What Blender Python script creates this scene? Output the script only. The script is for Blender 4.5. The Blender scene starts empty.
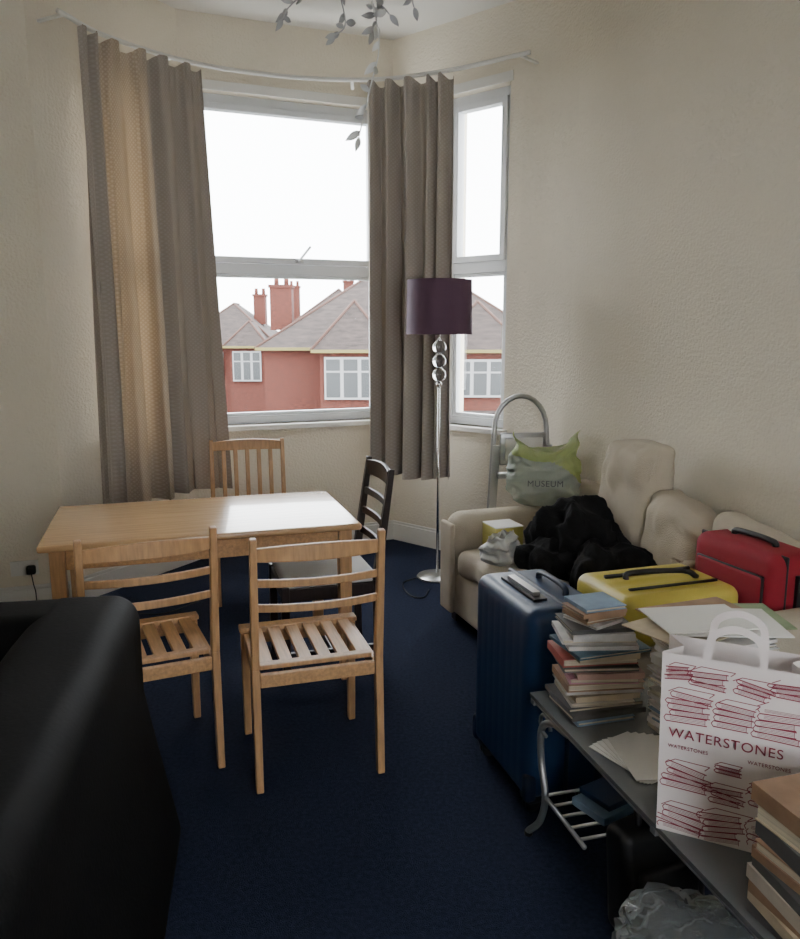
import bpy, bmesh, math, random
from mathutils import Vector, Matrix, noise
random.seed(7)
rad=math.radians
D=bpy.data
scene=bpy.context.scene

# ---------------------------------------------------------------- materials
def M(name,col,rough=.6,metal=0,var=0.0,scale=8,stretch=(1,1,1),bump=0,bscale=150,coat=0,spec=.5,alpha=1,sheen=0,uv=False):
    m=D.materials.new(name); m.use_nodes=True
    nt=m.node_tree; N=nt.nodes; L=nt.links
    p=N['Principled BSDF']
    p.inputs['Base Color'].default_value=(*col,1)
    p.inputs['Roughness'].default_value=rough
    p.inputs['Metallic'].default_value=metal
    p.inputs['Coat Weight'].default_value=coat
    p.inputs['Specular IOR Level'].default_value=spec
    p.inputs['Alpha'].default_value=alpha
    p.inputs['Sheen Weight'].default_value=sheen
    tc=N.new('ShaderNodeTexCoord'); mp=N.new('ShaderNodeMapping')
    L.new(tc.outputs['Object'],mp.inputs['Vector'])
    mp.inputs['Scale'].default_value=stretch
    if var>0:
        n=N.new('ShaderNodeTexNoise'); n.inputs['Scale'].default_value=scale; n.inputs['Detail'].default_value=5
        L.new(mp.outputs[0],n.inputs['Vector'])
        r=N.new('ShaderNodeValToRGB')
        r.color_ramp.elements[0].position=.3; r.color_ramp.elements[1].position=.7
        r.color_ramp.elements[0].color=(*[max(0,c*(1-var)) for c in col],1)
        r.color_ramp.elements[1].color=(*[min(1,c*(1+var)) for c in col],1)
        L.new(n.outputs['Fac'],r.inputs['Fac']); L.new(r.outputs['Color'],p.inputs['Base Color'])
    if bump>0:
        n2=N.new('ShaderNodeTexNoise'); n2.inputs['Scale'].default_value=bscale; n2.inputs['Detail'].default_value=3
        L.new(tc.outputs['Object'],n2.inputs['Vector'])
        b=N.new('ShaderNodeBump'); b.inputs['Strength'].default_value=bump; b.inputs['Distance'].default_value=.01
        L.new(n2.outputs['Fac'],b.inputs['Height']); L.new(b.outputs['Normal'],p.inputs['Normal'])
    return m

m_wall=M('wall_paint',(.69,.63,.515),.85,var=.04,scale=1.2,bump=.6,bscale=62)
m_ceil=M('ceiling_paint',(.68,.66,.61),.9)
m_carpet=M('carpet_navy',(.021,.028,.056),.97,var=.30,scale=70,bump=.8,bscale=320,spec=.1)
m_white=M('white_gloss_paint',(.68,.67,.63),.4)
m_upvc=M('window_frame_white',(.60,.62,.64),.4)
m_wood=M('pine_wood',(.55,.32,.155),.35,var=.2,scale=5,stretch=(18,1.5,18),spec=.5)
m_woodv=M('beech_wood',(.50,.29,.14),.42,var=.18,scale=6,stretch=(14,14,2))
m_top=M('table_top_wood',(.62,.395,.205),.22,var=.15,scale=3,stretch=(1.2,22,5),coat=.4)
m_dark=M('dark_walnut',(.022,.013,.011),.35,var=.3,scale=8,stretch=(8,8,1))
m_whitefab=M('white_fabric',(.66,.65,.62),.9,bump=.3,bscale=300)
m_sofa=M('cream_upholstery',(.51,.45,.36),.97,var=.08,scale=7,bump=.5,bscale=220,spec=.12)
m_leather=M('black_leather',(.004,.004,.0045),.7,var=.3,scale=12,bump=.08,bscale=90,spec=.10)
m_metal=M('brushed_steel',(.50,.51,.51),.3,metal=1)
m_chrome=M('chrome',(.75,.75,.75),.12,metal=1)
m_ladder=M('ladder_silver',(.42,.42,.415),.3,metal=.85)
m_grey=M('grey_metal_paint',(.36,.37,.37),.35,metal=.7)
m_blue=M('suitcase_blue_shell',(.012,.038,.105),.4,bump=.06,bscale=400)
m_blue2=M('suitcase_blue_trim',(.006,.015,.045),.5)
m_yellow=M('suitcase_yellow_shell',(.56,.46,.085),.38)
m_red=M('suitcase_red_fabric',(.28,.006,.022),.75,bump=.3,bscale=500)
m_black=M('black_plastic',(.010,.010,.011),.45)
m_blackcloth=M('black_cloth',(.008,.008,.009),.95,bump=.4,bscale=90,spec=.2)
m_paper=M('white_paper',(.76,.75,.72),.8)
m_pages=M('book_pages',(.60,.54,.42),.85,var=.25,scale=3,stretch=(1,1,160))
m_maroon=M('maroon_ink',(.26,.035,.065),.7)
m_bag=M('bag_paper',(.76,.69,.68),.55)
m_pendant=M('pendant_leaf_metal',(.36,.36,.36),.5)
m_pendw=M('pendant_leaf_white',(.66,.66,.64),.5)
m_brick=M('red_brick',(.072,.0175,.010),.9,var=.5,scale=5,stretch=(1,1,3))
m_slate=M('roof_tile',(.034,.024,.021),.9,var=.45,scale=2.5,stretch=(1,1,4))
m_ridge=M('ridge_tile',(.06,.028,.02),.9)
m_ext_white=M('exterior_white',(.26,.26,.26),.7)
m_ext_dark=M('exterior_glass',(.025,.029,.031),.3)
m_ground=M('street_ground',(.035,.038,.035),.95,var=.3,scale=.4)
m_gutter=M('gutter_yellow',(.15,.125,.04),.8)
m_shade=M('lampshade_purple',(.105,.052,.092),.75,bump=.2,bscale=400)
m_shade_in=M('lampshade_lining',(.55,.5,.5),.8)

def glassmat(name,tint=(1,1,1),fac=.12,rough=.02):
    m=D.materials.new(name); m.use_nodes=True; nt=m.node_tree; N=nt.nodes; L=nt.links
    N.remove(N['Principled BSDF']); out=N['Material Output']
    t=N.new('ShaderNodeBsdfTransparent'); t.inputs[0].default_value=(*tint,1)
    g=N.new('ShaderNodeBsdfGlossy'); g.inputs['Roughness'].default_value=rough
    lw=N.new('ShaderNodeLayerWeight'); lw.inputs['Blend'].default_value=fac
    mx=N.new('ShaderNodeMixShader')
    L.new(lw.outputs['Facing'],mx.inputs[0]); L.new(t.outputs[0],mx.inputs[1]); L.new(g.outputs[0],mx.inputs[2])
    L.new(mx.outputs[0],out.inputs[0]); return m
m_glass=glassmat('window_glass',(.97,.98,.98),.06)
m_crystal=D.materials.new('crystal_glass'); m_crystal.use_nodes=True
_p=m_crystal.node_tree.nodes['Principled BSDF']; _p.inputs['Transmission Weight'].default_value=1; _p.inputs['Roughness'].default_value=.02; _p.inputs['IOR'].default_value=1.45

def plastic(name,col,trans=.5,rough=.2):
    m=D.materials.new(name); m.use_nodes=True; nt=m.node_tree; N=nt.nodes; L=nt.links
    p=N['Principled BSDF']; p.inputs['Base Color'].default_value=(*col,1); p.inputs['Roughness'].default_value=rough
    out=N['Material Output']; t=N.new('ShaderNodeBsdfTransparent'); t.inputs[0].default_value=(.96,.97,.96,1)
    mx=N.new('ShaderNodeMixShader'); lw=N.new('ShaderNodeLayerWeight'); lw.inputs['Blend'].default_value=.4
    mr=N.new('ShaderNodeMapRange'); mr.inputs['To Min'].default_value=1-trans; mr.inputs['To Max'].default_value=1
    L.new(lw.outputs['Facing'],mr.inputs['Value']); L.new(mr.outputs[0],mx.inputs[0])
    L.new(t.outputs[0],mx.inputs[1]); L.new(p.outputs[0],mx.inputs[2]); L.new(mx.outputs[0],out.inputs[0]); return m
m_pl_clear=plastic('clear_plastic',(.36,.38,.39),.82,.12)
m_pl_green=plastic('frosted_plastic',(.36,.40,.34),.40,.25)
m_pl_greenst=plastic('green_plastic',(.36,.43,.15),.35,.25)
m_pl_white=plastic('white_plastic_film',(.62,.63,.64),.4,.3)
m_tabglass=plastic('table_smoked_glass',(.17,.18,.18),.2,.08)

def curtain_mat(name):
    # woven linen; the 'thin' mesh attribute marks where the golden backlit glow is put into colour and translucency
    m=D.materials.new(name); m.use_nodes=True; nt=m.node_tree; N=nt.nodes; L=nt.links
    N.remove(N['Principled BSDF']); out=N['Material Output']
    uv=N.new('ShaderNodeUVMap'); mp=N.new('ShaderNodeMapping'); mp.inputs['Scale'].default_value=(55,55,1)
    mp.inputs['Rotation'].default_value=(0,0,rad(45))
    L.new(uv.outputs[0],mp.inputs[0])
    ch=N.new('ShaderNodeTexVoronoi'); ch.feature='F1'; ch.distance='CHEBYCHEV'; ch.inputs['Randomness'].default_value=0; ch.inputs['Scale'].default_value=1
    L.new(mp.outputs[0],ch.inputs['Vector'])
    mm=N.new('ShaderNodeMath'); mm.operation='MULTIPLY'; mm.inputs[1].default_value=1.8; mm.use_clamp=True
    L.new(ch.outputs['Distance'],mm.inputs[0])
    at_=N.new('ShaderNodeAttribute'); at_.attribute_name='glow_tint'
    def mixc(a,b_,fac):
        x=N.new('ShaderNodeMix'); x.data_type='RGBA'
        for k,v in((6,a),(7,b_)):
            if isinstance(v,tuple): x.inputs[k].default_value=(*v,1)
            else: L.new(v,x.inputs[k])
        L.new(fac,x.inputs[0]); return x.outputs[2]
    plain=mixc((.44,.395,.35),(.36,.32,.28),mm.outputs[0]); glow_tint=mixc((.58,.49,.39),(.40,.33,.25),mm.outputs[0])
    col=mixc(plain,glow_tint,at_.outputs['Fac'])
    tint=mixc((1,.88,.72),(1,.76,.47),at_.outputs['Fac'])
    tm=N.new('ShaderNodeMix'); tm.data_type='RGBA'; tm.blend_type='MULTIPLY'; tm.inputs[0].default_value=1
    L.new(col,tm.inputs[6]); L.new(tint,tm.inputs[7])
    d=N.new('ShaderNodeBsdfDiffuse'); t=N.new('ShaderNodeBsdfTranslucent')
    L.new(col,d.inputs[0]); L.new(tm.outputs[2],t.inputs[0])
    mr=N.new('ShaderNodeMapRange'); mr.inputs['To Min'].default_value=.010; mr.inputs['To Max'].default_value=.115
    L.new(at_.outputs['Fac'],mr.inputs['Value'])
    mx=N.new('ShaderNodeMixShader'); L.new(mr.outputs[0],mx.inputs[0])
    L.new(d.outputs[0],mx.inputs[1]); L.new(t.outputs[0],mx.inputs[2]); L.new(mx.outputs[0],out.inputs[0])
    return m
m_curtain=curtain_mat('curtain_linen')

# ---------------------------------------------------------------- builder
class B:
    def __init__(s): s.v=[]; s.f=[]; s.mi=[]; s.sm=[]; s.mats=[]
    def _m(s,m):
        if m not in s.mats: s.mats.append(m)
        return s.mats.index(m)
    def add(s,vs,fs,mat,smooth=False,T=None):
        o=len(s.v); k=s._m(mat)
        for p in vs:
            p=Vector(p)
            if T is not None: p=T@p
            s.v.append(p)
        for f in fs:
            s.f.append([o+i for i in f]); s.mi.append(k); s.sm.append(smooth)
    def box(s,c,sz,mat,rz=0,T=None):
        hx,hy,hz=sz[0]/2,sz[1]/2,sz[2]/2
        vs=[(x,y,z) for x in(-hx,hx) for y in(-hy,hy) for z in(-hz,hz)]
        fs=[(0,1,3,2),(4,6,7,5),(0,4,5,1),(2,3,7,6),(0,2,6,4),(1,5,7,3)]
        X=Matrix.Translation(c)@Matrix.Rotation(rz,4,'Z')
        if T is not None: X=T@X
        s.add(vs,fs,mat,False,X)
    def box2(s,a,b,mat,T=None):
        s.box([(a[i]+b[i])/2 for i in range(3)],[abs(b[i]-a[i]) for i in range(3)],mat,0,T)
    def beam(s,p0,p1,w,h,mat,up=(0,0,1),w1=None,h1=None,T=None):
        p0=Vector(p0);p1=Vector(p1); d=(p1-p0).normalized(); up=Vector(up)
        x=d.cross(up)
        if x.length<1e-4: x=d.cross(Vector((0,1,0)))
        x.normalize(); y=x.cross(d).normalized()
        w1=w if w1 is None else w1; h1=h if h1 is None else h1
        vs=[]
        for p,a,b in((p0,w,h),(p1,w1,h1)):
            for i,j in((-1,-1),(1,-1),(1,1),(-1,1)): vs.append(p+x*i*a/2+y*j*b/2)
        s.add(vs,[(3,2,1,0),(4,5,6,7),(0,1,5,4),(1,2,6,5),(2,3,7,6),(3,0,4,7)],mat,False,T)
    def tube(s,pts,r,mat,n=10,T=None,flat=1.0):
        pts=[Vector(p) for p in pts]; N_=len(pts)
        rs=r if isinstance(r,(list,tuple)) else [r]*N_
        tan=[(pts[min(i+1,N_-1)]-pts[max(i-1,0)]).normalized() for i in range(N_)]
        a=tan[0].cross(Vector((0,0,1)))
        if a.length<1e-3: a=tan[0].cross(Vector((0,1,0)))
        a.normalize(); vs=[]; fs=[]
        for i in range(N_):
            a=(a-tan[i]*a.dot(tan[i])).normalized(); b=tan[i].cross(a)
            for k in range(n):
                t=2*math.pi*k/n; vs.append(pts[i]+(a*math.cos(t)+b*math.sin(t)*flat)*rs[i])
        for i in range(N_-1):
            for k in range(n):
                k2=(k+1)%n; fs.append((i*n+k,i*n+k2,(i+1)*n+k2,(i+1)*n+k))
        fs.append(tuple(range(n-1,-1,-1))); fs.append(tuple((N_-1)*n+k for k in range(n)))
        s.add(vs,fs,mat,True,T)
    def lathe(s,prof,c,mat,n=32,T=None,smooth=True,cap=True):
        vs=[];fs=[]
        for r,z in prof:
            for k in range(n):
                t=2*math.pi*k/n; vs.append((c[0]+r*math.cos(t),c[1]+r*math.sin(t),c[2]+z))
        for i in range(len(prof)-1):
            for k in range(n):
                k2=(k+1)%n; fs.append((i*n+k,i*n+k2,(i+1)*n+k2,(i+1)*n+k))
        if cap:
            fs.append(tuple(range(n-1,-1,-1))); fs.append(tuple((len(prof)-1)*n+k for k in range(n)))
        s.add(vs,fs,mat,smooth,T)
    def rbox(s,c,sz,r,mat,fn=None,T=None,seg=4,mid=(4,4,4)):
        h=[x/2 for x in sz]; r=min(r,min(h)*.999)
        ax=[]
        for i in range(3):
            l=[-h[i]+r*k/seg for k in range(seg)]
            a,b=-h[i]+r,h[i]-r
            l+=[a+(b-a)*k/mid[i] for k in range(mid[i]+1)]
            l+=[h[i]-r*k/seg for k in range(seg-1,-1,-1)]
            ax.append(l)
        idx={};vs=[];fs=[]
        def vid(i,j,k):
            key=(i,j,k)
            if key not in idx:
                p=Vector((ax[0][i],ax[1][j],ax[2][k]))
                q=Vector([max(-h[a]+r,min(h[a]-r,p[a])) for a in range(3)])
                dd=p-q
                if dd.length>1e-9: p=q+dd.normalized()*r
                if fn: p=Vector(fn(p.copy()))
                idx[key]=len(vs); vs.append(p+Vector(c))
            return idx[key]
        n=[len(a) for a in ax]
        for k in(0,n[2]-1):
            for i in range(n[0]-1):
                for j in range(n[1]-1):
                    q=(vid(i,j,k),vid(i+1,j,k),vid(i+1,j+1,k),vid(i,j+1,k)); fs.append(q if k else q[::-1])
        for j in(0,n[1]-1):
            for i in range(n[0]-1):
                for k in range(n[2]-1):
                    q=(vid(i,j,k),vid(i+1,j,k),vid(i+1,j,k+1),vid(i,j,k+1)); fs.append(q[::-1] if j else q)
        for i in(0,n[0]-1):
            for j in range(n[1]-1):
                for k in range(n[2]-1):
                    q=(vid(i,j,k),vid(i,j+1,k),vid(i,j+1,k+1),vid(i,j,k+1)); fs.append(q if i else q[::-1])
        s.add(vs,fs,mat,True,T)
    def obj(s,name,loc=(0,0,0),rz=0,bevel=0,parent=None):
        me=D.meshes.new(name); me.from_pydata([tuple(v) for v in s.v],[],s.f)
        for m in s.mats: me.materials.append(m)
        me.polygons.foreach_set('material_index',s.mi); me.polygons.foreach_set('use_smooth',s.sm)
        me.update()
        o=D.objects.new(name,me); scene.collection.objects.link(o)
        o.location=loc; o.rotation_euler=(0,0,rz)
        if bevel:
            b=o.modifiers.new('bevel','BEVEL'); b.width=bevel; b.segments=2; b.limit_method='ANGLE'; b.angle_limit=rad(50)
        if parent: o.parent=parent
        return o

def catmull(P,n=10):
    P=[Vector(p) for p in P]; Q=[P[0]*2-P[1]]+P+[P[-1]*2-P[-2]]; out=[]
    for i in range(1,len(Q)-2):
        for k in range(n):
            t=k/n; a,b,c,d=Q[i-1],Q[i],Q[i+1],Q[i+2]
            out.append(.5*((2*b)+(c-a)*t+(2*a-5*b+4*c-d)*t*t+(3*b-a-3*c+d)*t**3))
    out.append(P[-1]); return out

# ---------------------------------------------------------------- room
HC=3.6
u=Vector((.940,.342,0)); w=Vector((-.342,.940,0))
D0=Vector((-3.257,3.975,0)); Dp=Vector((-1.95,4.45,0)); A=Vector((-1.42,5.42,0)); Bp=Vector((-.05,5.97,0)); C=Vector((.95,5.08,0))
E=C-w*6.2; F=E-u*4.33
def wall(name,p0,p1,openings=(),th=.28,skirt=True,bname=None,mat=None):
    d=p1-p0; Ln=d.length; rz=math.atan2(d.y,d.x); b=B(); mat=mat or m_wall
    cur=0
    for (s0,s1,z0,z1) in sorted(openings):
        b.box2((cur,0,0),(s0,th,HC),mat)
        b.box2((s0,0,0),(s1,th,z0),mat); b.box2((s0,0,z1),(s1,th,HC),mat); cur=s1
    b.box2((cur,0,0),(Ln,th,HC),mat)
    b.obj(name,p0,rz)
    if skirt:
        k=B(); k.box2((0,-.018,0),(Ln,-.001,.13),m_white); k.box2((0,-.012,.13),(Ln,-.001,.15),m_white)
        k.obj(bname or name.replace('wall','baseboard'),p0,rz,bevel=.004)
ZS,ZT=.94,3.14
OPL=(.36,.97,ZS,ZT); OPC=(.055,1.41,ZS,ZT); OPR=(.45,1.0,ZS,ZT)
OPB1=(1.4,2.8,.8,2.7)  # added opening in the unseen back wall, lets in fill light
wall('wall_front_pier',D0,Dp)
wall('wall_bay_left',Dp,A,[OPL])
wall('wall_bay_center',A,Bp,[OPC])
wall('wall_bay_right',Bp,C,[OPR])
wall('wall_right',C,E)
wall('wall_back',E,F,[OPB1])
wall('wall_left',F,D0)
def fillet(name,p,d0,d1,r,outside=False):
    a=p-d0*r; c=p+d1*r; b=B(); pts=[]
    for k in range(13):
        t=k/12; pts.append(a*(1-t)**2+p*2*t*(1-t)+c*t*t)
    vs=[];fs=[]
    for q in pts: vs+= [q+Vector((0,0,0)),q+Vector((0,0,HC))]
    for k in range(12): fs.append((2*k,2*k+1,2*k+3,2*k+2))
    b.add(vs,fs,m_wall,True)
    o=b.obj(name)
dC=(C-Bp).normalized()
fillet('trim_1',C,dC,-w,.24)
poly=[D0,Dp,A,Bp,C,E,F]
def slab(name,z0,z1,mat,grow=.28):
    cen=sum(poly,Vector())/len(poly)
    b=B(); vs=[(p.x+(p-cen).normalized().x*grow,p.y+(p-cen).normalized().y*grow,z) for z in(z0,z1) for p in poly]
    n=len(poly); fs=[tuple(range(n)),tuple(range(2*n-1,n-1,-1))]
    for i in range(n): fs.append((i,i+n,(i+1)%n+n,(i+1)%n))
    b.add(vs,fs,mat); b.obj(name)
slab('floor',-.12,0,m_carpet); slab('ceiling',HC,HC+.12,m_ceil)

def window(name,p0,p1,op,trz,stay=False,mull=None):
    d=(p1-p0); rz=math.atan2(d.y,d.x); s0,s1,z0,z1=op; b=B(); f=.055; ya,yb=.07,.14
    b.box2((s0,ya,z0),(s0+f,yb,z1),m_upvc); b.box2((s1-f,ya,z0),(s1,yb,z1),m_upvc)
    b.box2((s0+f,ya,z1-f),(s1-f,yb,z1),m_upvc); b.box2((s0+f,ya,z0),(s1-f,yb,z0+f),m_upvc)
    b.box2((s0+f,ya-.005,trz-.035),(s1-f,yb,trz+.035),m_upvc)
    g=.04; a0,a1=s0+f+.004,s1-f-.004; c0,c1=trz+.039,z1-f-.004
    for (x0,x1,q0,q1) in((a0,a0+g,c0,c1),(a1-g,a1,c0,c1),(a0+g,a1-g,c0,c0+g),(a0+g,a1-g,c1-g,c1)):
        b.box2((x0,ya-.02,q0),(x1,yb-.02,q1),m_upvc)
    c0b,c1b=z0+f+.002,trz-.037
    for (x0,x1,q0,q1) in((a0,a0+.022,c0b,c1b),(a1-.022,a1,c0b,c1b),(a0+.022,a1-.022,c0b,c0b+.022),(a0+.022,a1-.022,c1b-.022,c1b)):
        b.box2((x0,ya+.012,q0),(x1,yb-.01,q1),m_upvc)
    b.box2((a0+g-.005,.095,c0+g-.005),(a1-g+.005,.10,c1-g+.005),m_glass)
    b.box2((a0+.015,.105,c0b+.015),(a1-.015,.11,c1b-.015),m_glass)
    b.box2((s0-.03,-.05,z0-.035),(s1+.03,ya,z0),m_white)
    b.box2((s0-.02,-.012,z1),(s1+.02,-.001,z1+.06),m_white)
    if stay:
        m=(s0+s1)/2+.05
        b.box2((m-.03,ya-.035,trz+.045),(m+.03,ya-.018,trz+.07),m_metal)
        b.beam((m-.01,ya-.04,trz+.055),(m+.075,ya-.055,trz+.16),.018,.016,m_metal)
    b.obj(name,p0,rz,bevel=.003)
window('window_1',Dp,A,OPL,2.02)
window('window_2',A,Bp,OPC,2.02,stay=True)
window('window_3',Bp,C,OPR,2.02)
window('fill_window',E,F,OPB1,2.02)  # invented window behind the camera, added to brighten the room

# ---------------------------------------------------------------- curtain rail + curtains
ZR=3.2
railp=catmull([(-1.74,4.36,ZR),(-1.62,4.72,ZR),(-1.25,5.16,ZR),(-.72,5.42,ZR),(-.18,5.48,ZR),(.30,5.30,ZR),(.76,4.97,ZR)],16)
b=B(); b.tube(railp,.014,m_white,8)
for p,q in((railp[2],Vector((.877,-.48,0))),(railp[28],Vector((.8,-.6,0))),(railp[60],Vector((.05,-1,0))),(railp[94],Vector((-.665,-.747,0)))):
    b.beam(p,p-q*.2,.02,.012,m_white)
b.obj('curtain_rail')
cum=[0]
for i in range(1,len(railp)): cum.append(cum[-1]+(railp[i]-railp[i-1]).length)
def at(s):
    for i in range(1,len(railp)):
        if cum[i]>=s or i==len(railp)-1:
            t=(s-cum[i-1])/(cum[i]-cum[i-1]); p=railp[i-1].lerp(railp[i],t); d=(railp[i]-railp[i-1]).normalized()
            return p,Vector((d.y,-d.x,0))
def s_of_x(x):
    for i in range(1,len(railp)):
        if railp[i].x>=x: return cum[i]
def sstep(a,b_,x):
    t=max(0,min(1,(x-a)/(b_-a))); return t*t*(3-2*t)
def curtain(name,x0,x1,zb,folds,seed,spread=0,glow_tint=None,amp=.035):
    a,c=s_of_x(x0),s_of_x(x1); nu,nv=folds*22,34; vs=[];fs=[]; uvs=[]; th=[]
    rnd=random.Random(seed); am=[rnd.uniform(.5,1.4) for _ in range(folds+2)]; wd=[rnd.uniform(.6,1.5) for _ in range(folds)]
    tot=sum(wd); edges=[0]
    for q in wd: edges.append(edges[-1]+q/tot)
    for i in range(nu+1):
        t=i/nu
        ki=max(q for q in range(folds) if edges[q]<=t+1e-9 or q==0)
        fr=(t-edges[ki])/(edges[ki+1]-edges[ki]); k=ki+fr
        aa=am[ki]*(1-fr)+am[ki+1]*fr
        for j in range(nv+1):
            v=j/nv
            ss=a+(c-a)*t+ (t-.35)*spread*v
            p,n=at(max(0,min(cum[-1],ss)))
            wav=math.sin(2*math.pi*k+.5*math.sin(v*2.2+ki*1.3))
            wav=math.copysign(abs(wav)**.8,wav)
            off=amp*aa*(.5+.6*v)*wav+.012*math.sin(5*k+3*v)*v
            pinch=.012*math.sin(2*math.pi*k*3)*(1-min(1,v*7))
            tq=Vector((-n.y,n.x,0))
            p=p+n*(off+pinch+.01)+tq*(.02*math.sin(4*math.pi*k+1)*v)
            z=ZR-.03+ .02*(1 if j==0 else 0)*math.sin(2*math.pi*k) -(ZR-.03-zb)*v + .01*math.sin(k*1.7)*v
            vs.append((p.x,p.y,z)); uvs.append(((c-a)*1.9*t, z))
            f_=0
            if glow_tint: f_=sstep(glow_tint[0]-.06,glow_tint[0]+.05,t)*(1-sstep(glow_tint[1]-.10,glow_tint[1]+.06,t))*(.55+.45*math.sin(v*2.6+.4))
            th.append(f_)
    for i in range(nu):
        for j in range(nv):
            fs.append((i*(nv+1)+j,(i+1)*(nv+1)+j,(i+1)*(nv+1)+j+1,i*(nv+1)+j+1))
    me=D.meshes.new(name); me.from_pydata(vs,[],fs); me.materials.append(m_curtain)
    me.polygons.foreach_set('use_smooth',[True]*len(fs))
    ul=me.uv_layers.new(name='UVMap')
    for l in me.loops: ul.data[l.index].uv=uvs[l.vertex_index]
    at2=me.attributes.new('glow_tint','FLOAT','POINT'); at2.data.foreach_set('value',th)
    o=D.objects.new(name,me); scene.collection.objects.link(o)
curtain('curtain',-1.71,-1.235,.56,6,3,spread=.12,glow_tint=(.18,.56),amp=.065)  # golden glow stripe tinted into the left curtain
curtain('curtain',-.23,.31,.60,5,11,spread=.02,amp=.07)

# ---------------------------------------------------------------- dining table
b=B(); Lx,Ly=1.34,.78
b.rbox((0,0,.735),(Lx,Ly,.03),.012,m_top,seg=3,mid=(2,2,1))
for sx in(-1,1):
    for sy in(-1,1):
        b.beam((sx*(Lx/2-.07),sy*(Ly/2-.06),0),(sx*(Lx/2-.07),sy*(Ly/2-.06),.72),.05,.05,m_woodv,up=(0,1,0),w1=.06,h1=.06)
for sy in(-1,1): b.box((0,sy*(Ly/2-.06),.675),(Lx-.2,.022,.09),m_wood)
for sx in(-1,1): b.box((sx*(Lx/2-.07),0,.675),(.022,Ly-.18,.09),m_wood)
b.obj('dining_table',(-.923,3.609,0),rad(17),bevel=.004)

# ---------------------------------------------------------------- chairs
def curved_slat(b,z,h,t,W,yb,bow,mat,archtop=0):
    n=12; vs=[];fs=[]
    for i in range(n+1):
        x=-W/2+W*i/n; q=1-(2*i/n-1)**2; y=yb-bow*q; dz=archtop*q
        vs+=[(x,y-t/2,z-h/2),(x,y+t/2,z-h/2),(x,y+t/2,z+h/2+dz),(x,y-t/2,z+h/2+dz)]
    for i in range(n):
        a=i*4;c=a+4
        for k in range(4): fs.append((a+k,a+(k+1)%4,c+(k+1)%4,c+k))
    fs.append((0,1,2,3)); fs.append((4*n+3,4*n+2,4*n+1,4*n))
    b.add(vs,fs,mat)
def light_chair(name,loc,rz,vertical=False):
    b=B(); W=.44; hb=.925; yb,yf=-.21,.21
    for sx in(-1,1):
        x=sx*W/2
        b.beam((x,yb-.01,0),(x,yb+.015,.45),.026,.032,m_woodv,up=(0,1,0),w1=.028,h1=.040)
        b.beam((x,yb+.015,.45),(x,yb-.035,hb),.028,.040,m_woodv,up=(0,1,0),w1=.024,h1=.028)
        b.beam((x*.97,yf,0),(x*.97,yf,.43),.028,.028,m_woodv,up=(0,1,0),w1=.034,h1=.034)
        b.box((x*.96,0,.405),(.02,.38,.05),m_wood)
    b.box((0,yf,.405),(W-.04,.02,.05),m_wood); b.box((0,yb+.01,.405),(W-.03,.02,.05),m_wood)
    b.box((0,yf+.005,.443),(W+.03,.055,.02),m_woodv); b.box((0,yb+.055,.440),(W-.035,.04,.018),m_woodv)
    n=6
    for i in range(n):
        x=-W/2+.045+(W-.09)*i/(n-1)
        b.box((x,.015,.440),(.048,.35,.016),m_wood)
    if vertical:
        curved_slat(b,.885,.055,.018,W-.02,yb-.03,.02,m_woodv,.012)
        curved_slat(b,.52,.035,.018,W-.02,yb+.008,.01,m_woodv)
        for i in range(5):
            x=-W/2+.075+(W-.15)*i/4; b.beam((x,yb-.002,.53),(x,yb-.045,.87),.026,.012,m_woodv,up=(0,1,0))
    else:
        curved_slat(b,.865,.046,.016,W-.02,yb-.026,.035,m_woodv,.014)
        curved_slat(b,.765,.028,.014,W-.02,yb-.017,.035,m_woodv)
        curved_slat(b,.675,.028,.014,W-.02,yb-.008,.035,m_woodv)
    return b.obj(name,loc,rz,bevel=.004)
light_chair('dining_chair',(-.346,2.815,0),rad(17))
light_chair('dining_chair',(-.957,2.81,0),rad(25))
light_chair('dining_chair',(-.905,4.69,0),rad(194),True)
b=B(); W=.40
for sx in(-1,1):
    x=sx*W/2
    b.beam((x,-.22,0),(x,-.21,.45),.034,.036,m_dark,up=(0,1,0)); b.beam((x,-.21,.45),(x,-.285,.97),.034,.04,m_dark,up=(0,1,0),w1=.03,h1=.025)
    b.beam((x,.22,0),(x,.22,.45),.036,.036,m_dark,up=(0,1,0))
    b.box((x,0,.12),(.02,.42,.03),m_dark); b.box((x,0,.41),(.022,.42,.06),m_dark)
b.box((0,.22,.41),(W-.03,.022,.06),m_dark); b.box((0,-.21,.41),(W-.03,.022,.06),m_dark); b.box((0,.0,.12),(W-.02,.02,.03),m_dark)
curved_slat(b,.92,.07,.018,W-.02,-.277,.02,m_dark,.015)
for z,y in((.80,-.262),(.70,-.248),(.60,-.233)): curved_slat(b,z,.035,.016,W-.02,y,.02,m_dark)
b.rbox((0,.005,.462),(W+.005,.44,.05),.022,m_whitefab,seg=3)
b.obj('dark_dining_chair',(-.370,3.688,0),rad(107),bevel=.003)

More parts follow.
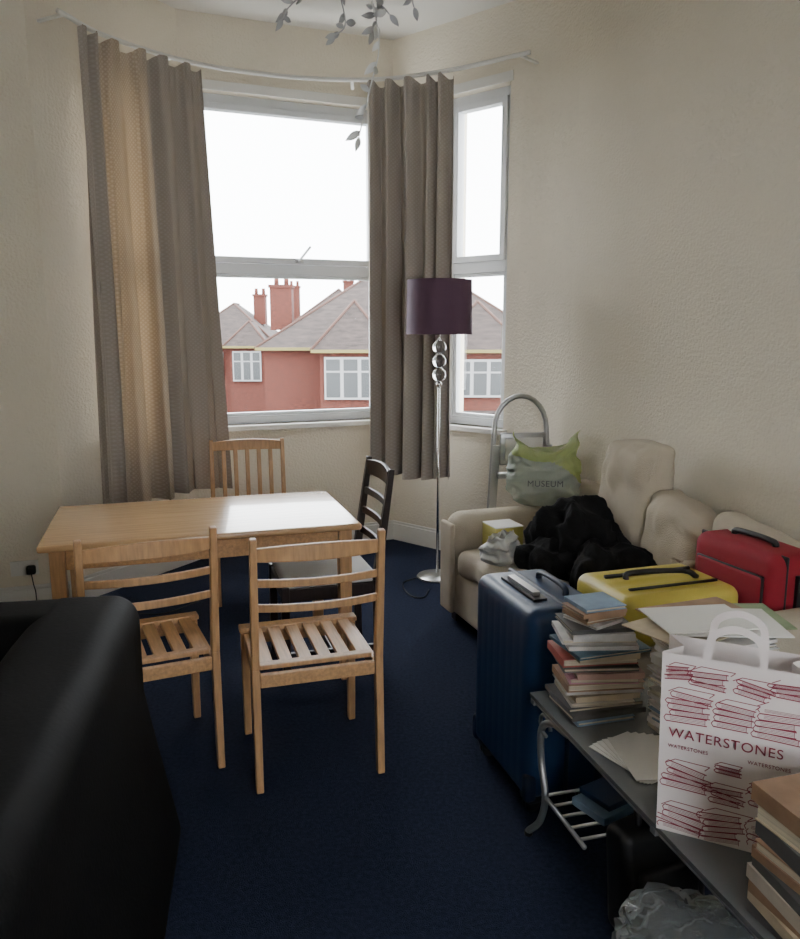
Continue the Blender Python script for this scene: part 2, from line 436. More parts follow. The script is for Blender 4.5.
# ---------------------------------------------------------------- floor lamp
b=B()
b.lathe([(.13,0),(.135,.006),(.13,.014),(.05,.022),(.012,.034)],(0,0,0),m_metal,40)
b.tube([(0,0,.03),(0,0,1.29)],.0085,m_chrome,12)
b.lathe([(.012,0),(.022,.01),(.012,.03)],(0,0,1.25),m_chrome,20)
for z in(1.325,1.41,1.495):
    b.lathe([(.002+.042*math.sin(math.pi*k/14),-.042*math.cos(math.pi*k/14)) for k in range(15)],(0,0,z),m_crystal,24)
    b.lathe([(.015,0),(.015,.012)],(0,0,z+.0365),m_chrome,16)
b.tube([(0,0,1.53),(0,0,1.72)],.009,m_chrome,10)
b.lathe([(.205,0),(.200,.33)],(0,0,1.575),m_shade,48,cap=False)
b.lathe([(.203,.002),(.198,.328)],(0,0,1.575),m_shade_in,48,cap=False)
for k in range(3):
    t=k*2.094; b.tube([(0,0,1.70),(.2*math.cos(t),.2*math.sin(t),1.70)],.003,m_chrome,6)
b.lathe([(.02,0),(.03,.04),(.028,.08),(.01,.1)],(0,0,1.70),m_white,20)
b.obj('floor_lamp',(.245,5.0,0),0)
b=B(); b.tube(catmull([(.12,4.98,.006),(.02,4.85,.006),(.06,4.62,.006),(.14,4.58,.006),(.18,4.72,.006)],10),.004,m_black,6)
b.obj('lamp_cable')

# ---------------------------------------------------------------- sofa
b=B(); SL=2.0
b.rbox((.45,-SL/2,.175),(.84,SL-.1,.25),.03,m_sofa,seg=3)
for yc in(-.11,-SL+.07):
    def armfn(p):
        if p.z>.1: p.y*=1+.12*(p.z-.1)/.2
        return p
    aw=.20 if yc>-1 else .12
    b.rbox((.45,yc,.33),(.88,aw,.58),.09,m_sofa,fn=armfn,seg=6)
    b.rbox((.005,yc,.32),(.03,aw-.05,.50),.014,m_sofa,seg=3)
for k in range(2):
    yc=-.22-(SL-.36)/4-(SL-.36)/2*k
    def cf(p):
        q=max(0,1-(p.x/.35)**2)*max(0,1-(p.y/.4)**2)
        if p.z>0: p.z+=.025*q
        p.x+= -.012*math.sin(p.y*22)*(1 if p.x<-.25 else 0)
        return p+Vector((0,0,noise.noise(p*6)*.010))
    b.rbox((.37,yc,.375),(.72,(SL-.38)/2,.15),.05,m_sofa,fn=cf,seg=5,mid=(8,20,3))
def backfn(p): p.x+=.02*(p.z/.4); return p
b.rbox((.825,-SL/2,.42),(.16,SL-.1,.66),.06,m_sofa,fn=backfn,seg=5)
def cush(cx,cy,h,wd,cz,lean,sl,th=.17):
    def f(p):
        e=(abs(p.y)/(wd/2))**3*.5+(abs(p.z)/(h/2))**3*.5
        p.x*=1.25-.55*min(1,e)
        if p.z>0: p.z+=sl*(p.y/wd)
        p.x+=p.z*lean+.022*noise.noise(p*9)+.014*(1-2*abs(noise.noise(p*11)))
        p.z+=.035*noise.noise(p*5)
        return p
    b.rbox((cx,cy,cz),(th,wd,h),.06,m_sofa,fn=f,seg=5,mid=(6,16,16))
cush(.68,-.80,.60,.40,.775,.10,.02)
cush(.68,-1.19,.40,.42,.64,.16,.12,.2)
cush(.72,-1.58,.28,.44,.69,.10,.04,.17)
for sx in(.08,.8):
    for sy in(-.1,-SL+.1): b.box((sx,sy,.03),(.06,.06,.06),m_dark)
sofa=b.obj('sofa',(.22,4.3,0),rad(20))
S=Matrix.Translation((.22,4.3,0))@Matrix.Rotation(rad(20),4,'Z')
def SP(x,y,z): return tuple(S@Vector((x,y,z)))

def pile_part(b,c,rx,ry,h,mat,seed,fold=.05,n=110):
    vs=[];fs=[]; off=Vector((seed*3.1,seed*1.7,seed))
    for i in range(n+1):
        for j in range(n+1):
            x=(i/n*2-1);y=(j/n*2-1)
            r=math.sqrt(x*x+y*y); a=math.atan2(y,x)
            sc=max(abs(x),abs(y))/r if r>1e-6 else 1
            x*=sc;y*=sc; r=min(1,math.sqrt(x*x+y*y))
            edge=1+.35*noise.noise(Vector((math.cos(a)*1.9,math.sin(a)*1.9,0))+off)
            th=r*math.pi/2
            rr=math.sin(th)**.85; hz=max(0,math.cos(th))**.9
            X=math.cos(a)*rr*rx*edge; Y=math.sin(a)*rr*ry*edge; Z=h*hz*(.85+.5*noise.noise(Vector((X,Y,0))*5+off))
            p=Vector((X,Y,Z)); q=p+Vector((noise.noise(p*6+off),noise.noise(p*6-off),noise.noise(p*6+off*2)))*.06
            d=Vector((X/rx,Y/ry,Z/h+.2)).normalized()
            amt=fold*(1-2*abs(noise.noise(q*7+off)))+fold*.5*(1-2*abs(noise.noise(q*13-off)))+fold*.15*(1-2*abs(noise.noise(q*26)))
            p=p+d*amt*(1-r**8); p.z=max(0,p.z)
            vs.append(p+Vector(c))
    for i in range(n):
        for j in range(n):
            fs.append((i*(n+1)+j,(i+1)*(n+1)+j,(i+1)*(n+1)+j+1,i*(n+1)+j+1))
    b.add(vs,fs,mat,True)
b=B()
pile_part(b,(.02,.02,0),.20,.22,.33,m_blackcloth,2,.045)
pile_part(b,(.0,-.20,0),.21,.21,.17,m_blackcloth,5,.04)
pile_part(b,(-.12,.0,0),.17,.16,.14,m_blackcloth,8,.035)
b.obj('clothes_pile',SP(.42,-.76,.46),rad(20))
def carrier(name,loc,wd,dp,h,mat,mat2,rz,seed,ears=True):
    b=B(); n=72;m=40; vs=[];fs=[]; off=Vector((seed*5,seed,2))
    for j in range(m+1):
        v=j/m
        for i in range(n):
            a=2*math.pi*i/n
            c,s_=math.cos(a),math.sin(a)
            k=abs(c)**.7*math.copysign(1,c); l=abs(s_)**.7*math.copysign(1,s_)
            q=.62+.38*min(1,v*5)**.5; q*=1-.20*max(0,v-.55)/.45
            p=Vector((k*wd/2*q,l*dp/2*q*(1-1.5*max(0,v-.5)),v*h))
            rr=1-abs(noise.noise(p*11+off))*2; r2=1-abs(noise.noise(p*24+off))*2
            p+=Vector((c,s_,0))*(.022*rr+.014*r2)*min(1,v*6)
            p.z+=.03*noise.noise(Vector((c,s_,0))*1.5+off)*v
            if ears and v>.6:
                e=(v-.6)/.4; p.z+=.08*e*e*(abs(c)**3)*(1.1 if c>0 else .7); p.x+=.02*e*e*(1 if c>0 else -.4)+.012*e*math.sin(p.z*60)
                p.z-=.03*e*(1-abs(c))
            vs.append(p)
    for j in range(m):
        for i in range(n):
            fs.append((j*n+i,j*n+(i+1)%n,(j+1)*n+(i+1)%n,(j+1)*n+i))
    f1=[];f2=[]
    for k,f in enumerate(fs):
        jj=k//n; ii=k%n
        (f2 if jj>=m*(.80-.45*max(0,math.cos(2*math.pi*ii/n))) else f1).append(f)
    b.add(vs,f1,mat,True); b.add(vs,f2,mat2,True)
    b.add([vs[i] for i in range(n)],[tuple(range(n-1,-1,-1))],mat)
    return b.obj(name,loc,rz)
def text(name,s,size,mat,parent,loc,rot):
    c=D.curves.new(name,'FONT'); c.body=s; c.size=size; c.align_x='CENTER'; c.align_y='CENTER'; c.extrude=.0004; c.space_character=1.08
    c.materials.append(mat)
    o=D.objects.new(name,c); scene.collection.objects.link(o)
    o.parent=parent; o.location=loc; o.rotation_euler=rot
    return o
cb=carrier('plastic_carrier_bag',SP(.585,-.12,.625),.36,.17,.35,m_pl_green,m_pl_greenst,rad(-5),4)
text('print','MUSEUM',.048,m_ext_dark,cb,(.0,-.118,.14),(rad(90),0,0))
carrier('plastic_carrier_bag',SP(.10,-.56,.455),.17,.14,.15,m_pl_white,m_pl_white,rad(50),9,False)
b=B(); b.box((0,0,.06),(.16,.16,.12),M('yellow_card',(.55,.50,.14),.7)); b.box((0,0,.123),(.165,.165,.006),m_paper)
b.obj('cardboard_box',SP(.23,-.32,.465),rad(20),bevel=.003)

# ---------------------------------------------------------------- suitcases
def hardcase(name,loc,rz,tx,wy,hz,m1,m2,standing=True):
    b=B()
    def fn(p):
        if abs(p.x)>tx*.36 and abs(p.y)<wy*.42 and abs(p.z)<hz*.44:
            g=math.sin(p.y/wy*2*math.pi*4.5); g=max(-.6,min(.6,g))
            p.x+=math.copysign(.0022*g,p.x)
        return p
    z0=.055
    b.rbox((0,0,z0+hz/2),(tx,wy,hz),.045,m1,fn=fn,seg=5,mid=(3,36,8))
    b.rbox((0,0,z0+hz/2),(.022,wy+.008,hz+.008),.010,m2,seg=2,mid=(1,2,2))
    for sx in(-1,1):
        for sy in(-1,1):
            X,Y=sx*(tx/2-.045),sy*(wy/2-.05)
            b.rbox((X,Y,.06),(.06,.07,.05),.015,m_black,seg=2,mid=(1,1,1))
            T=Matrix.Translation((X,Y,.026))@Matrix.Rotation(rad(90),4,'X')
            for q in(-.012,.012):
                b.lathe([(.010,-.008),(.025,-.007),(.025,.007),(.010,.008)],(0,0,q),m_black,20,T=T)
            b.rbox((sx*(tx/2-.02),sy*(wy/2-.02),z0+.05),(.045,.045,.10),.018,m2,seg=3,mid=(1,1,1))
    zt=z0+hz
    b.tube(catmull([(.05,-.10,zt-.005),(.05,-.09,zt+.022),(.05,0,zt+.030),(.05,.09,zt+.022),(.05,.10,zt-.005)],6),.012,m2,10,flat=.7)
    b.box((-.06,0,zt+.003),(.05,.26,.010),m_black); b.box((-.06,0,zt+.014),(.028,.20,.016),m_metal)
    b.tube(catmull([(.0,-wy/2+.003,z0+hz*.40),(0,-wy/2-.025,z0+hz*.43),(0,-wy/2-.025,z0+hz*.57),(0,-wy/2+.003,z0+hz*.60)],6),.011,m2,10)
    b.box((0,-wy/2-.003,z0+hz*.75),(.05,.014,.07),m_black)
    return b.obj(name,loc,rz,bevel=0)
hardcase('blue_suitcase',(.485,2.645,0),rad(17),.29,.47,.66,m_blue,m_blue2)
b=B()
def yfn(p):
    if p.z>.07 and abs(p.x)<.20 and abs(p.y)<.15:
        g=max(-.6,min(.6,math.sin(p.y/.36*2*math.pi*4))); p.z+=.006*g
    return p
b.rbox((0,0,.10),(.50,.36,.20),.045,m_yellow,fn=yfn,seg=5,mid=(8,36,3))
b.rbox((0,0,.10),(.508,.368,.018),.008,m_black,seg=2,mid=(1,1,1))
b.tube(catmull([(-.12,.02,.198),(-.10,.02,.226),(.10,-.02,.228),(.16,-.03,.2)],6),.011,m_black,8)
b.tube([(-.18,.07,.203),(.20,.07,.203)],.008,m_black,8); b.tube([(-.18,-.09,.203),(.20,-.09,.203)],.006,m_black,8)
for sy in(-.13,.13): b.box((.252,sy,.05),(.03,.05,.05),m_black)
b.obj('yellow_suitcase',SP(.215,-1.60,.475),rad(18))
b=B()
def rfn(p): 
    p.z+=.01*math.cos(p.y*5); return p
RH=.34
b.rbox((0,0,RH/2),(.22,.44,RH),.05,m_red,fn=rfn,seg=5,mid=(3,6,6))
for x in(-.055,.055): 
    b.rbox((x,0,RH/2),(.010,.446,RH+.006),.005,m_black,seg=2,mid=(1,2,2))
b.rbox((-.112,0,RH/2-.02),(.03,.34,.22),.014,m_red,seg=3)
b.rbox((-.115,0,RH/2-.02),(.012,.345,.225),.005,m_black,seg=2)
b.tube(catmull([(0,-.10,RH-.002),(0,-.09,RH+.025),(0,.09,RH+.025),(0,.10,RH-.002)],6),.012,m_black,8)
b.box((0,-.225,RH/2+.02),(.03,.02,.16),m_black)
b.obj('red_suitcase',SP(.62,-1.655,.455),rad(20))

# ---------------------------------------------------------------- step ladder
b=B()
hoop=[(-.235,-.05,0),(-.205,-.02,.45),(-.17,.03,.95)]
for k in range(1,12):
    t=math.pi*(1-k/12); hoop.append((.168*math.cos(t),.035,.99+.21*math.sin(t)))
hoop+=[(.17,.03,.95),(.205,-.02,.45),(.235,-.05,0)]
b.tube(hoop,.0165,m_ladder,12)
for sx in(-1,1):
    b.beam((sx*.225,-.075,0),(sx*.165,-.02,.90),.045,.02,m_ladder,up=(0,1,0))
    b.beam((sx*.19,.07,0),(sx*.15,.05,.88),.025,.022,m_ladder,up=(0,1,0)); b.box((sx*.22,-.06,.012),(.045,.07,.024),m_black)
for z,y,wd_ in((.24,-.085,.39),(.49,-.075,.36),(.72,-.06,.34)):
    b.rbox((0,y,z),(wd_,.06,.035),.01,m_ladder,seg=2,mid=(2,1,1))
b.rbox((0,-.035,.88),(.30,.022,.20),.01,m_ladder,seg=2,mid=(2,1,2))
b.rbox((0,-.05,.88),(.24,.012,.14),.005,m_white,seg=2,mid=(2,1,2))
b.tube([(-.18,.065,.3),(.18,.065,.3)],.009,m_metal,8)
o=b.obj('step_ladder',(.755,4.86,0),rad(8)); 

# ---------------------------------------------------------------- glass side table with books
TR=rad(15); TO=Vector((.40,2.28,0)); TT=Matrix.Translation(TO)@Matrix.Rotation(TR,4,'Z')
def TP(x,y,z): return tuple(TT@Vector((x,y,z)))
b=B(); TW,TL=.48,1.35
b.box((TW/2,-TL/2,.494),(TW,TL,.012),m_tabglass)
for x in(.02,TW-.02): b.beam((x,0,.479),(x,-TL,.479),.022,.016,m_grey)
for y in(-.02,-TL/2,-TL+.02): b.beam((0,y,.479),(TW,y,.479),.022,.016,m_grey)
for y0,sg in((-.02,1),(-TL+.02,-1)):
    for x0,sx in((.02,-1),(TW-.02,1)):
        P=catmull([(x0,y0-sg*.20,.470),(x0,y0-sg*.10,.455),(x0,y0-sg*.03,.40),(x0,y0-sg*.035,.30),(x0,y0-sg*.07,.20),(x0,y0-sg*.04,.10),(x0+sx*.0,y0+sg*.04,.012)],8)
        b.tube(P,.011,m_grey,10)
        P=[(x0,y0-sg*(.055+.035*math.cos(t*.55)),.425+.032*math.sin(t*.55)) for t in range(0,10)]
        b.tube(P,.006,m_grey,8)
        b.lathe([(.014,0),(.014,.012)],(x0,y0+sg*.04,0),m_black,12)
for x in(.02,TW-.02): b.tube([(x,-.075,.2),(x,-.34,.2)],.007,m_grey,8)
for k in range(5): b.tube([(.02+.0,-.085-.055*k,.2),(TW-.02,-.085-.055*k,.2)],.005,m_metal,8)
b.obj('glass_side_table',TO,TR)

bc=[(.55,.50,.42),(.45,.12,.10),(.06,.14,.20),(.55,.35,.30),(.60,.52,.20),(.10,.10,.10),(.62,.60,.58),(.28,.36,.20),(.35,.22,.14),(.60,.30,.38),(.20,.30,.42),(.56,.47,.33)]
bm=[M('book_cover_%d'%i,c,.45,var=.16,scale=18) for i,c in enumerate(bc)]
def stack(name,loc,rz,wd,dp,H,seed,tmin=.012,tmax=.03,jit=.02,pal=None,shrink=.25):
    r=random.Random(seed); b=B(); z=0
    while z<H:
        t=r.uniform(tmin,tmax); k=1-shrink*r.random()
        W_,D_=wd*k,dp*(1-shrink*r.random()); m=bm[r.choice(pal) if pal else r.randrange(len(bm))]
        T=Matrix.Translation((r.uniform(-jit,jit),r.uniform(-jit,jit),z+t/2))@Matrix.Rotation(r.uniform(-.16,.16),4,'Z')
        c=.0024
        b.box((0,0,t/2-c/2),(W_,D_,c),m,T=T); b.box((0,0,-t/2+c/2),(W_,D_,c),m,T=T)
        sp=r.random()
        if sp<.4: b.box((0,-D_/2+c/2,0),(W_,c,t-2*c),m,T=T); b.box((0,.002,0),(W_-.008,D_-.008,t-2*c),m_pages,T=T)
        else: b.box((-W_/2+c/2,0,0),(c,D_,t-2*c),m,T=T); b.box((.002,0,0),(W_-.008,D_-.008,t-2*c),m_pages,T=T)
        z+=t+.0004
    return b.obj(name,loc,rz),z
TZ=.501
o,z1=stack('book_stack',TP(.145,-.14,TZ),TR-.1,.235,.18,.27,8,.009,.024,.016,[0,8,6,3,1,9,5,6,2,11,8,10,7,0])
stack('cd_stack',TP(.135,-.13,TZ+z1+.001),TR+.2,.15,.13,.05,8,.008,.012,.008,[6,10,5,8])
o,z2=stack('magazine_stack',TP(.355,-.38,TZ),TR+.05,.24,.22,.30,12,.006,.015,.006,[6,0,6,3,6,10],.1)
z2+=TZ
b=B()
for (x,y,r,wv,hv,m) in((-.06,.02,.3,.28,.21,bm[11]),(.10,.05,-.25,.27,.2,bm[7]),(.02,.07,.1,.29,.21,bm[8]),(.03,.0,-.3,.297,.21,m_paper),(-.02,.03,-.12,.26,.19,m_paper)):
    zz=.004*len(b.f)/6+.002; b.box((x,y,zz),(wv,hv,.003),m,rz=r)
b.obj('magazine_sheets',TP(.36,-.36,z2+.001),TR)
b=B()
for k in range(5): b.box((.004*k,-.006*k,.0012+.0022*k),(.15,.21,.002),m_paper,rz=.3-.12*k)
b.obj('loose_paper',TP(.12,-.42,TZ),TR)
stack('book_stack',TP(.105,-1.05,TZ),TR+.06,.19,.17,.245,21,.020,.035,.008,[11,8,0,5,11,8],.10)
# printed paper bag
b=B(); bw,bd,bh=.27,.12,.415
def quad(p,mat): b.add(p,[(0,1,2,3)],mat)
fl=.010
f_bl,f_br,f_tr,f_tl=(-bw/2,-bd/2,0),(bw/2,-bd/2,0),(bw/2+fl,-bd/2+.005,bh),(-bw/2-fl,-bd/2+.005,bh)
k_bl,k_br,k_tr,k_tl=(-bw/2,bd/2,0),(bw/2,bd/2,0),(bw/2+fl,bd/2-.005,bh),(-bw/2-fl,bd/2-.005,bh)
gl0,gl1=(-bw/2+.004,0,0),(-bw/2+.028,0,bh); gr0,gr1=(bw/2-.004,0,0),(bw/2-.028,0,bh)
quad([f_bl,f_br,f_tr,f_tl],m_bag); quad([k_br,k_bl,k_tl,k_tr],m_bag)
quad([f_bl,f_tl,gl1,gl0],m_bag); quad([gl0,gl1,k_tl,k_bl],m_bag)
quad([f_tr,f_br,gr0,gr1],m_bag); quad([gr1,gr0,k_br,k_tr],m_bag); quad([f_bl,k_bl,k_br,f_br],m_bag)
for yy in(-bd/2+.008,bd/2-.008):
    P=catmull([(-.055,yy,bh-.05),(-.053,yy,bh+.02),(-.042,yy,bh+.055),(0,yy,bh+.072),(.042,yy,bh+.055),(.053,yy,bh+.02),(.055,yy,bh-.05)],8)
    vs=[];fs=[]
    for i,p in enumerate(P):
        tn=(P[min(i+1,len(P)-1)]-P[max(i-1,0)]).normalized(); nr=Vector((-tn.z,0,tn.x))*.008
        vs+=[p-nr,p+nr]
    for i in range(len(P)-1): fs.append((2*i,2*i+1,2*i+3,2*i+2))
    b.add(vs,fs,m_bag,True)
def line(x0,z0,x1,z1,wd=.0016,side=False):
    d=Vector((x1-x0,0,z1-z0)); 
    if d.length<1e-6: return
    n=Vector((-d.z,0,d.x)).normalized()*wd/2
    def y(z): return -bd/2+.005*z/bh-.0008
    pts=[(x0-n.x,z0-n.z),(x1-n.x,z1-n.z),(x1+n.x,z1+n.z),(x0+n.x,z0+n.z)]
    if any(abs(p[0])>bw/2+.004 or p[1]<.002 or p[1]>bh-.002 for p in pts): return
    quad([(px,y(pz),pz) for px,pz in pts],m_maroon)
r=random.Random(3)
def motif(cx,cz,s,nb=5,ang=0):
    z=0; wl=s
    for k in range(nb):
        a=ang+r.uniform(-.12,.12); ca,sa=math.cos(a),math.sin(a)
        def L2(x0,z0,x1,z1,wd=.0018): line(cx+x0*ca-z0*sa,cz+x0*sa+z0*ca,cx+x1*ca-z1*sa,cz+x1*sa+z1*ca,wd)
        h=s*r.uniform(.13,.18); wl=s*r.uniform(.9,1.2); o=s*r.uniform(-.10,.10)
        x0,x1=o-wl/2,o+wl/2; xs=x0+wl*.10
        L2(x0,z,x1,z,.0026); L2(x0,z+h,x1,z+h,.0026)
        L2(x0,z,x0-.004,z+h/2); L2(x0-.004,z+h/2,x0,z+h)
        L2(x1-.004,z,x1-.004,z+h,.0012)
        for q in(.28,.5,.72): L2(xs,z+h*q,x1-.004,z+h*q,.0009)
        z+=h+.0010
    L2=lambda x0,z0,x1,z1,wd=.0018: line(cx+x0,cz+z0,cx+x1,cz+z1,wd)
    L2(-wl/2,z,-wl*.25,z+s*.16); L2(-wl*.25,z+s*.16,wl*.62,z+s*.13); L2(wl*.62,z+s*.13,wl/2,z)
for cx,cz,s,nb in((-.088,.006,.083,4),(.005,.004,.074,5),(.09,.010,.078,4),(-.084,.108,.08,4),(.0,.095,.066,3),(.088,.105,.078,4),(-.086,.262,.080,5),(.008,.268,.076,4),(.092,.262,.080,5),(-.045,.350,.068,3),(.035,.346,.062,3),(-.105,.36,.05,3),(.103,.358,.055,3),(0,.165,.05,2)):
    motif(cx,cz,s,nb,r.uniform(-.16,.16))
bag=b.obj('paper_shopping_bag',(.722,1.60,TZ),rad(-26))
t=text('print_large','WATERSTONES',.0305,m_maroon,bag,(-.008,-bd/2-.0012,.236),(rad(90),0,0))
text('print_small','WATERSTONES',.011,m_maroon,bag,(-.08,-bd/2-.0012,.205),(rad(90),0,0))
text('print_small_b','WATERSTONES',.011,m_maroon,bag,(.08,-bd/2-.0012,.205),(rad(90),0,0))
# items under the table
b=B(); 
b.rbox((0,0,.15),(.28,.10,.30),.03,m_black,fn=lambda p:p+Vector((0,.1*p.z,.01*noise.noise(p*8))),seg=4)
b.tube(catmull([(-.07,0,.295),(-.05,.02,.345),(.05,.02,.345),(.07,0,.295)],6),.01,m_black,8); b.rbox((0,-.05,.12),(.2,.03,.16),.012,m_black,seg=2)
b.obj('laptop_bag',TP(.20,-.41,0),TR+rad(8))
b=B(); b.box((0,0,.012),(.18,.13,.024),bm[10]); b.box((.02,.01,.034),(.15,.12,.018),m_blue)
b.obj('blue_book',TP(.18,-.19,.206),TR+.3,bevel=.002)
def crum(name,loc,rr,mat,seed):
    bmx=bmesh.new(); bmesh.ops.create_icosphere(bmx,subdivisions=5,radius=1)
    off=Vector((seed,2,seed*3)); vs=[]; 
    for v in bmx.verts:
        p=v.co.copy(); q0=p+.25*Vector((noise.noise(p*3+off),noise.noise(p*3-off),noise.noise(p*3+off*2)))
        k=1+.22*noise.noise(p*1.4+off)+.16*(1-2*abs(noise.noise(q0*2.6+off)))+.11*(1-2*abs(noise.noise(q0*6+off)))+.04*(1-2*abs(noise.noise(q0*13)))
        q=Vector((p.x*rr[0]*k,p.y*rr[1]*k,p.z*rr[2]*k)); q.z=max(q.z,-rr[2]*.85); vs.append(q+Vector((0,0,rr[2]*.85)))
    fs=[[v.index for v in f.verts] for f in bmx.faces]; bmx.free()
    b=B(); b.add(vs,fs,mat,True); return b.obj(name,loc)
crum('plastic_bag',(.70,1.62,0),(.18,.14,.14),m_pl_clear,3)

# ---------------------------------------------------------------- black leather sofa (near left)
b=B(); LW,LL,LH=.86,1.5,.86
def lf(p):
    if p.x>0: p.x+=.19*max(0,.1-p.z)
    return p+Vector((0,0,.012*noise.noise(p*4)))
b.rbox((-.14,-LL/2,.45),(.28,LL,LH-.04),.08,m_leather,fn=lf,seg=6,mid=(3,10,6))
b.rbox((-LW/2,-.13,.45),(LW,.26,LH-.05),.08,m_leather,fn=lambda p:p+Vector((0,0,.05*max(0,-p.x/.43))),seg=6,mid=(8,3,6))
b.rbox((-LW/2,-LL+.11,.40),(LW,.22,LH-.2),.08,m_leather,seg=5)
b.rbox((-LW/2-.02,-LL/2,.18),(LW-.06,LL-.2,.26),.04,m_leather,seg=3)
for k in(0,1): b.rbox((-LW/2-.1,-.26-.255-.51*k,.38),(.60,.50,.16),.06,m_leather,seg=5)
for sx in(-.07,-LW+.07):
    for sy in(-.08,-LL+.08): b.box((sx,sy,.02),(.06,.06,.045),m_black)
b.obj('leather_sofa',(-.760,2.23,0),rad(10))

# ---------------------------------------------------------------- pendant leaf light
b=B()
px,py=-.13,2.45
b.lathe([(.05,0),(.05,.02),(.02,.05)],(0,0,HC-.051),m_pendw,20)
b.tube([(0,0,HC-.03),(0,0,2.80)],.005,m_pendw,6)
b.lathe([(.03,0),(.045,.05),(.02,.09)],(0,0,2.78),m_pendant,20)
def leaf(p,d,L_,mat,wd=.42):
    d=Vector(d).normalized(); s_=d.cross(Vector((.3,.9,.25))).normalized(); n=s_.cross(d)
    vs=[];fs=[]; K=6
    for i in range(K+1):
        t=i/K; ww=L_*wd*.5*math.sin(math.pi*t**.8); c=Vector(p)+d*L_*t+n*(.1*L_*math.sin(math.pi*t))
        vs+=[c-s_*ww,c+n*ww*.25,c+s_*ww]
    for i in range(K):
        a=3*i; fs+=[(a,a+1,a+4,a+3),(a+1,a+2,a+5,a+4)]
    b.add(vs,fs,mat,True)
r=random.Random(5)
def branch(P,mat,nl,L_):
    P=catmull(P,8); b.tube(P,.0022,mat,6)
    for k in range(nl):
        i=int((k+1)/(nl+.2)*(len(P)-1)); tn=(P[i]-P[i-1]).normalized()
        sd=Vector((r.uniform(-1,1),r.uniform(-1,1),r.uniform(-.4,.4))).normalized()
        if k%2: sd=-sd if sd.x>0 else sd
        leaf(P[i],tn*.5+sd,L_*r.uniform(.8,1.2),mat)
    leaf(P[-1],P[-1]-P[-2],L_,mat)
branch([(0,0,2.80),(-.03,0,2.70),(-.12,.02,2.58),(-.19,.03,2.52),(-.21,.03,2.49)],m_pendant,11,.042)
branch([(0,0,2.80),(.02,-.02,2.68),(.05,-.04,2.54),(.10,-.04,2.475)],m_pendant,11,.042)
branch([(0,0,2.80),(-.05,.05,2.62),(-.03,.06,2.49),(-.06,.05,2.45)],m_pendant,10,.042)
branch([(0,0,2.80),(.02,.02,2.62),(.06,.06,2.51),(.05,.05,2.46)],m_pendant,10,.042)
branch([(0,0,2.80),(.12,.05,2.70),(.17,.03,2.52)],m_pendant,9,.042)
branch([(0,0,2.80),(-.1,-.1,2.72),(-.17,-.12,2.6)],m_pendant,6,.05)
branch([(0,0,2.80),(.03,0,2.60),(.07,0,2.42),(.04,.0,2.28),(.01,0,2.16)],m_pendw,13,.045)
b.obj('leaf_pendant_light',(px,py,0))

# ---------------------------------------------------------------- socket
b=B(); b.box((0,-.006,0),(.146,.010,.086),m_white)
for x in(-.035,.035): b.box((x,-.013,.025),(.012,.004,.018),m_white)
b.rbox((.035,-.03,-.008),(.05,.04,.05),.012,m_black,seg=3,mid=(1,1,1))
b.tube(catmull([(.035,-.035,-.03),(.05,-.05,-.12),(.09,-.08,-.235),(.35,-.12,-.246),(.7,-.35,-.246),(.95,-.2,-.246)],8),.0035,m_black,6)
pd=(Dp-D0).normalized(); sp=D0+pd*1.17
b.obj('wall_socket',(sp.x,sp.y,.255),math.atan2(pd.y,pd.x),bevel=.002)

# ---------------------------------------------------------------- exterior
GZ=-4.4
b=B(); b.box((0,60,GZ-.1),(160,104,.2),m_ground); b.obj('street_ground')
def ext_window(b,x0,x1,z0,z1,y,n=3):
    b.box2((x0,y-.12,z0),(x1,y+.02,z1),m_ext_white)
    wd=(x1-x0)/n
    for k in range(n):
        a=x0+k*wd+.08;c=x0+(k+1)*wd-.08; zm=z0+(z1-z0)*.66
        b.box2((a,y-.14,z0+.1),(c,y-.11,zm-.04),m_ext_dark); b.box2((a,y-.14,zm+.04),(c,y-.11,z1-.1),m_ext_dark)
def hip(b,x0,x1,y0,y1,ze,zr,ov=.35):
    x0-=ov;x1+=ov;y0-=ov;y1+=ov; r_=min((y1-y0)/2,(x1-x0)/2)
    wide=(x1-x0)>=(y1-y0)
    if wide: rp=[(x0+r_,(y0+y1)/2,zr),(x1-r_,(y0+y1)/2,zr)]
    else: rp=[((x0+x1)/2,y0+r_,zr),((x0+x1)/2,y1-r_,zr)]
    vs=[(x0,y0,ze),(x1,y0,ze),(x1,y1,ze),(x0,y1,ze)]+rp
    if wide: fs=[(0,1,5,4),(1,2,5),(2,3,4,5),(3,0,4)]
    else: fs=[(0,1,4),(1,2,5,4),(2,3,5),(3,0,4,5)]
    b.add(vs,fs+[(3,2,1,0)],m_slate)
    for i,j in ((0,4),(1,5 if wide else 4)): b.tube([vs[i],vs[j]],.07,m_ridge,6)
    b.tube([rp[0],rp[1]],.07,m_ridge,6)
    b.box2((x0,y0-.06,ze-.12),(x1,y0+.04,ze+.02),m_gutter)
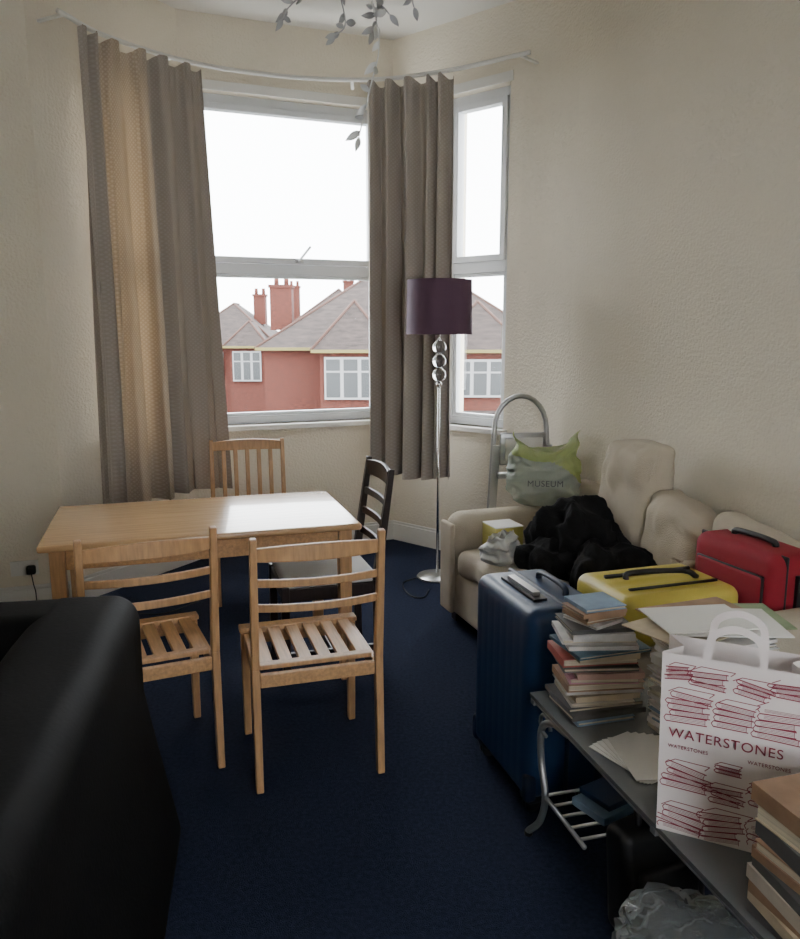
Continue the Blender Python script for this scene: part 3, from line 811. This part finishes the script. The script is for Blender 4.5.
def chimney(b,x,y,z0,z1,s=.9):
    b.box2((x-s/2,y-.4,z0),(x+s/2,y+.4,z1),m_brick); b.box2((x-s/2-.06,y-.46,z1),(x+s/2+.06,y+.46,z1+.15),m_brick)
    for k in(-.25,.25): b.lathe([(.13,0),(.11,.4)],(x+k,y,z1+.15),m_brick,10)
b=B()
b.box2((-6.3,37,GZ),(7,46,.8),m_brick); hip(b,-6.3,7,37,46,.8,4.2)
b.box2((-3.5,34.8,GZ),(-.6,37,.75),m_brick); hip(b,-3.5,-.6,34.8,39,.75,2.9)
b.box2((1.8,34.8,GZ),(5.2,37,.75),m_brick); hip(b,1.8,5.2,34.8,39,.75,2.9)
ext_window(b,-3.3,-1.0,-1.4,.45,34.75); ext_window(b,2.4,4.6,-1.3,.35,34.75)
b.box2((-3.7,33.9,-2.1),(-.4,34.8,-1.9),m_slate); b.box2((1.6,33.9,-2.1),(5.4,34.8,-1.9),m_slate)
chimney(b,-6.0,41,1.6,3.7,1.1); chimney(b,2.6,42,3.0,4.9)
b.obj('brick_house')
b=B(); b.box2((-14.5,52,GZ),(-8.2,60,.6),m_brick); hip(b,-14.5,-8.2,52,60,.6,3.4)
b.box2((-10.8,50.6,GZ),(-8.6,52,.6),m_brick); hip(b,-10.8,-8.6,50.6,54,.6,2.2)
ext_window(b,-10.6,-8.8,-1.6,.3,50.55); ext_window(b,-13.5,-11.5,-1.2,.2,51.95); chimney(b,-9.7,56,2.0,3.9,.8)
b.obj('brick_house')
b=B(); b.box2((-9.0,62,GZ),(-1,70,1.4),m_brick); hip(b,-9.0,-1,62,70,1.4,4.9); chimney(b,-4.2,66,3.6,5.4,.8); chimney(b,-8.6,66,2.0,5.0,.8)
b.obj('brick_house')

# ---------------------------------------------------------------- world, camera
wd=D.worlds.new('overcast_sky'); scene.world=wd; wd.use_nodes=True
bg=wd.node_tree.nodes['Background']; bg.inputs[0].default_value=(.95,.97,1,1); bg.inputs[1].default_value=15
cam=D.cameras.new('camera'); co=D.objects.new('camera',cam); scene.collection.objects.link(co)
co.location=(0,0,1.6); co.rotation_euler=(rad(80),0,0)
cam.sensor_fit='HORIZONTAL'; cam.sensor_width=36; cam.lens=790/800*36; cam.clip_start=.05; cam.clip_end=300
scene.camera=co
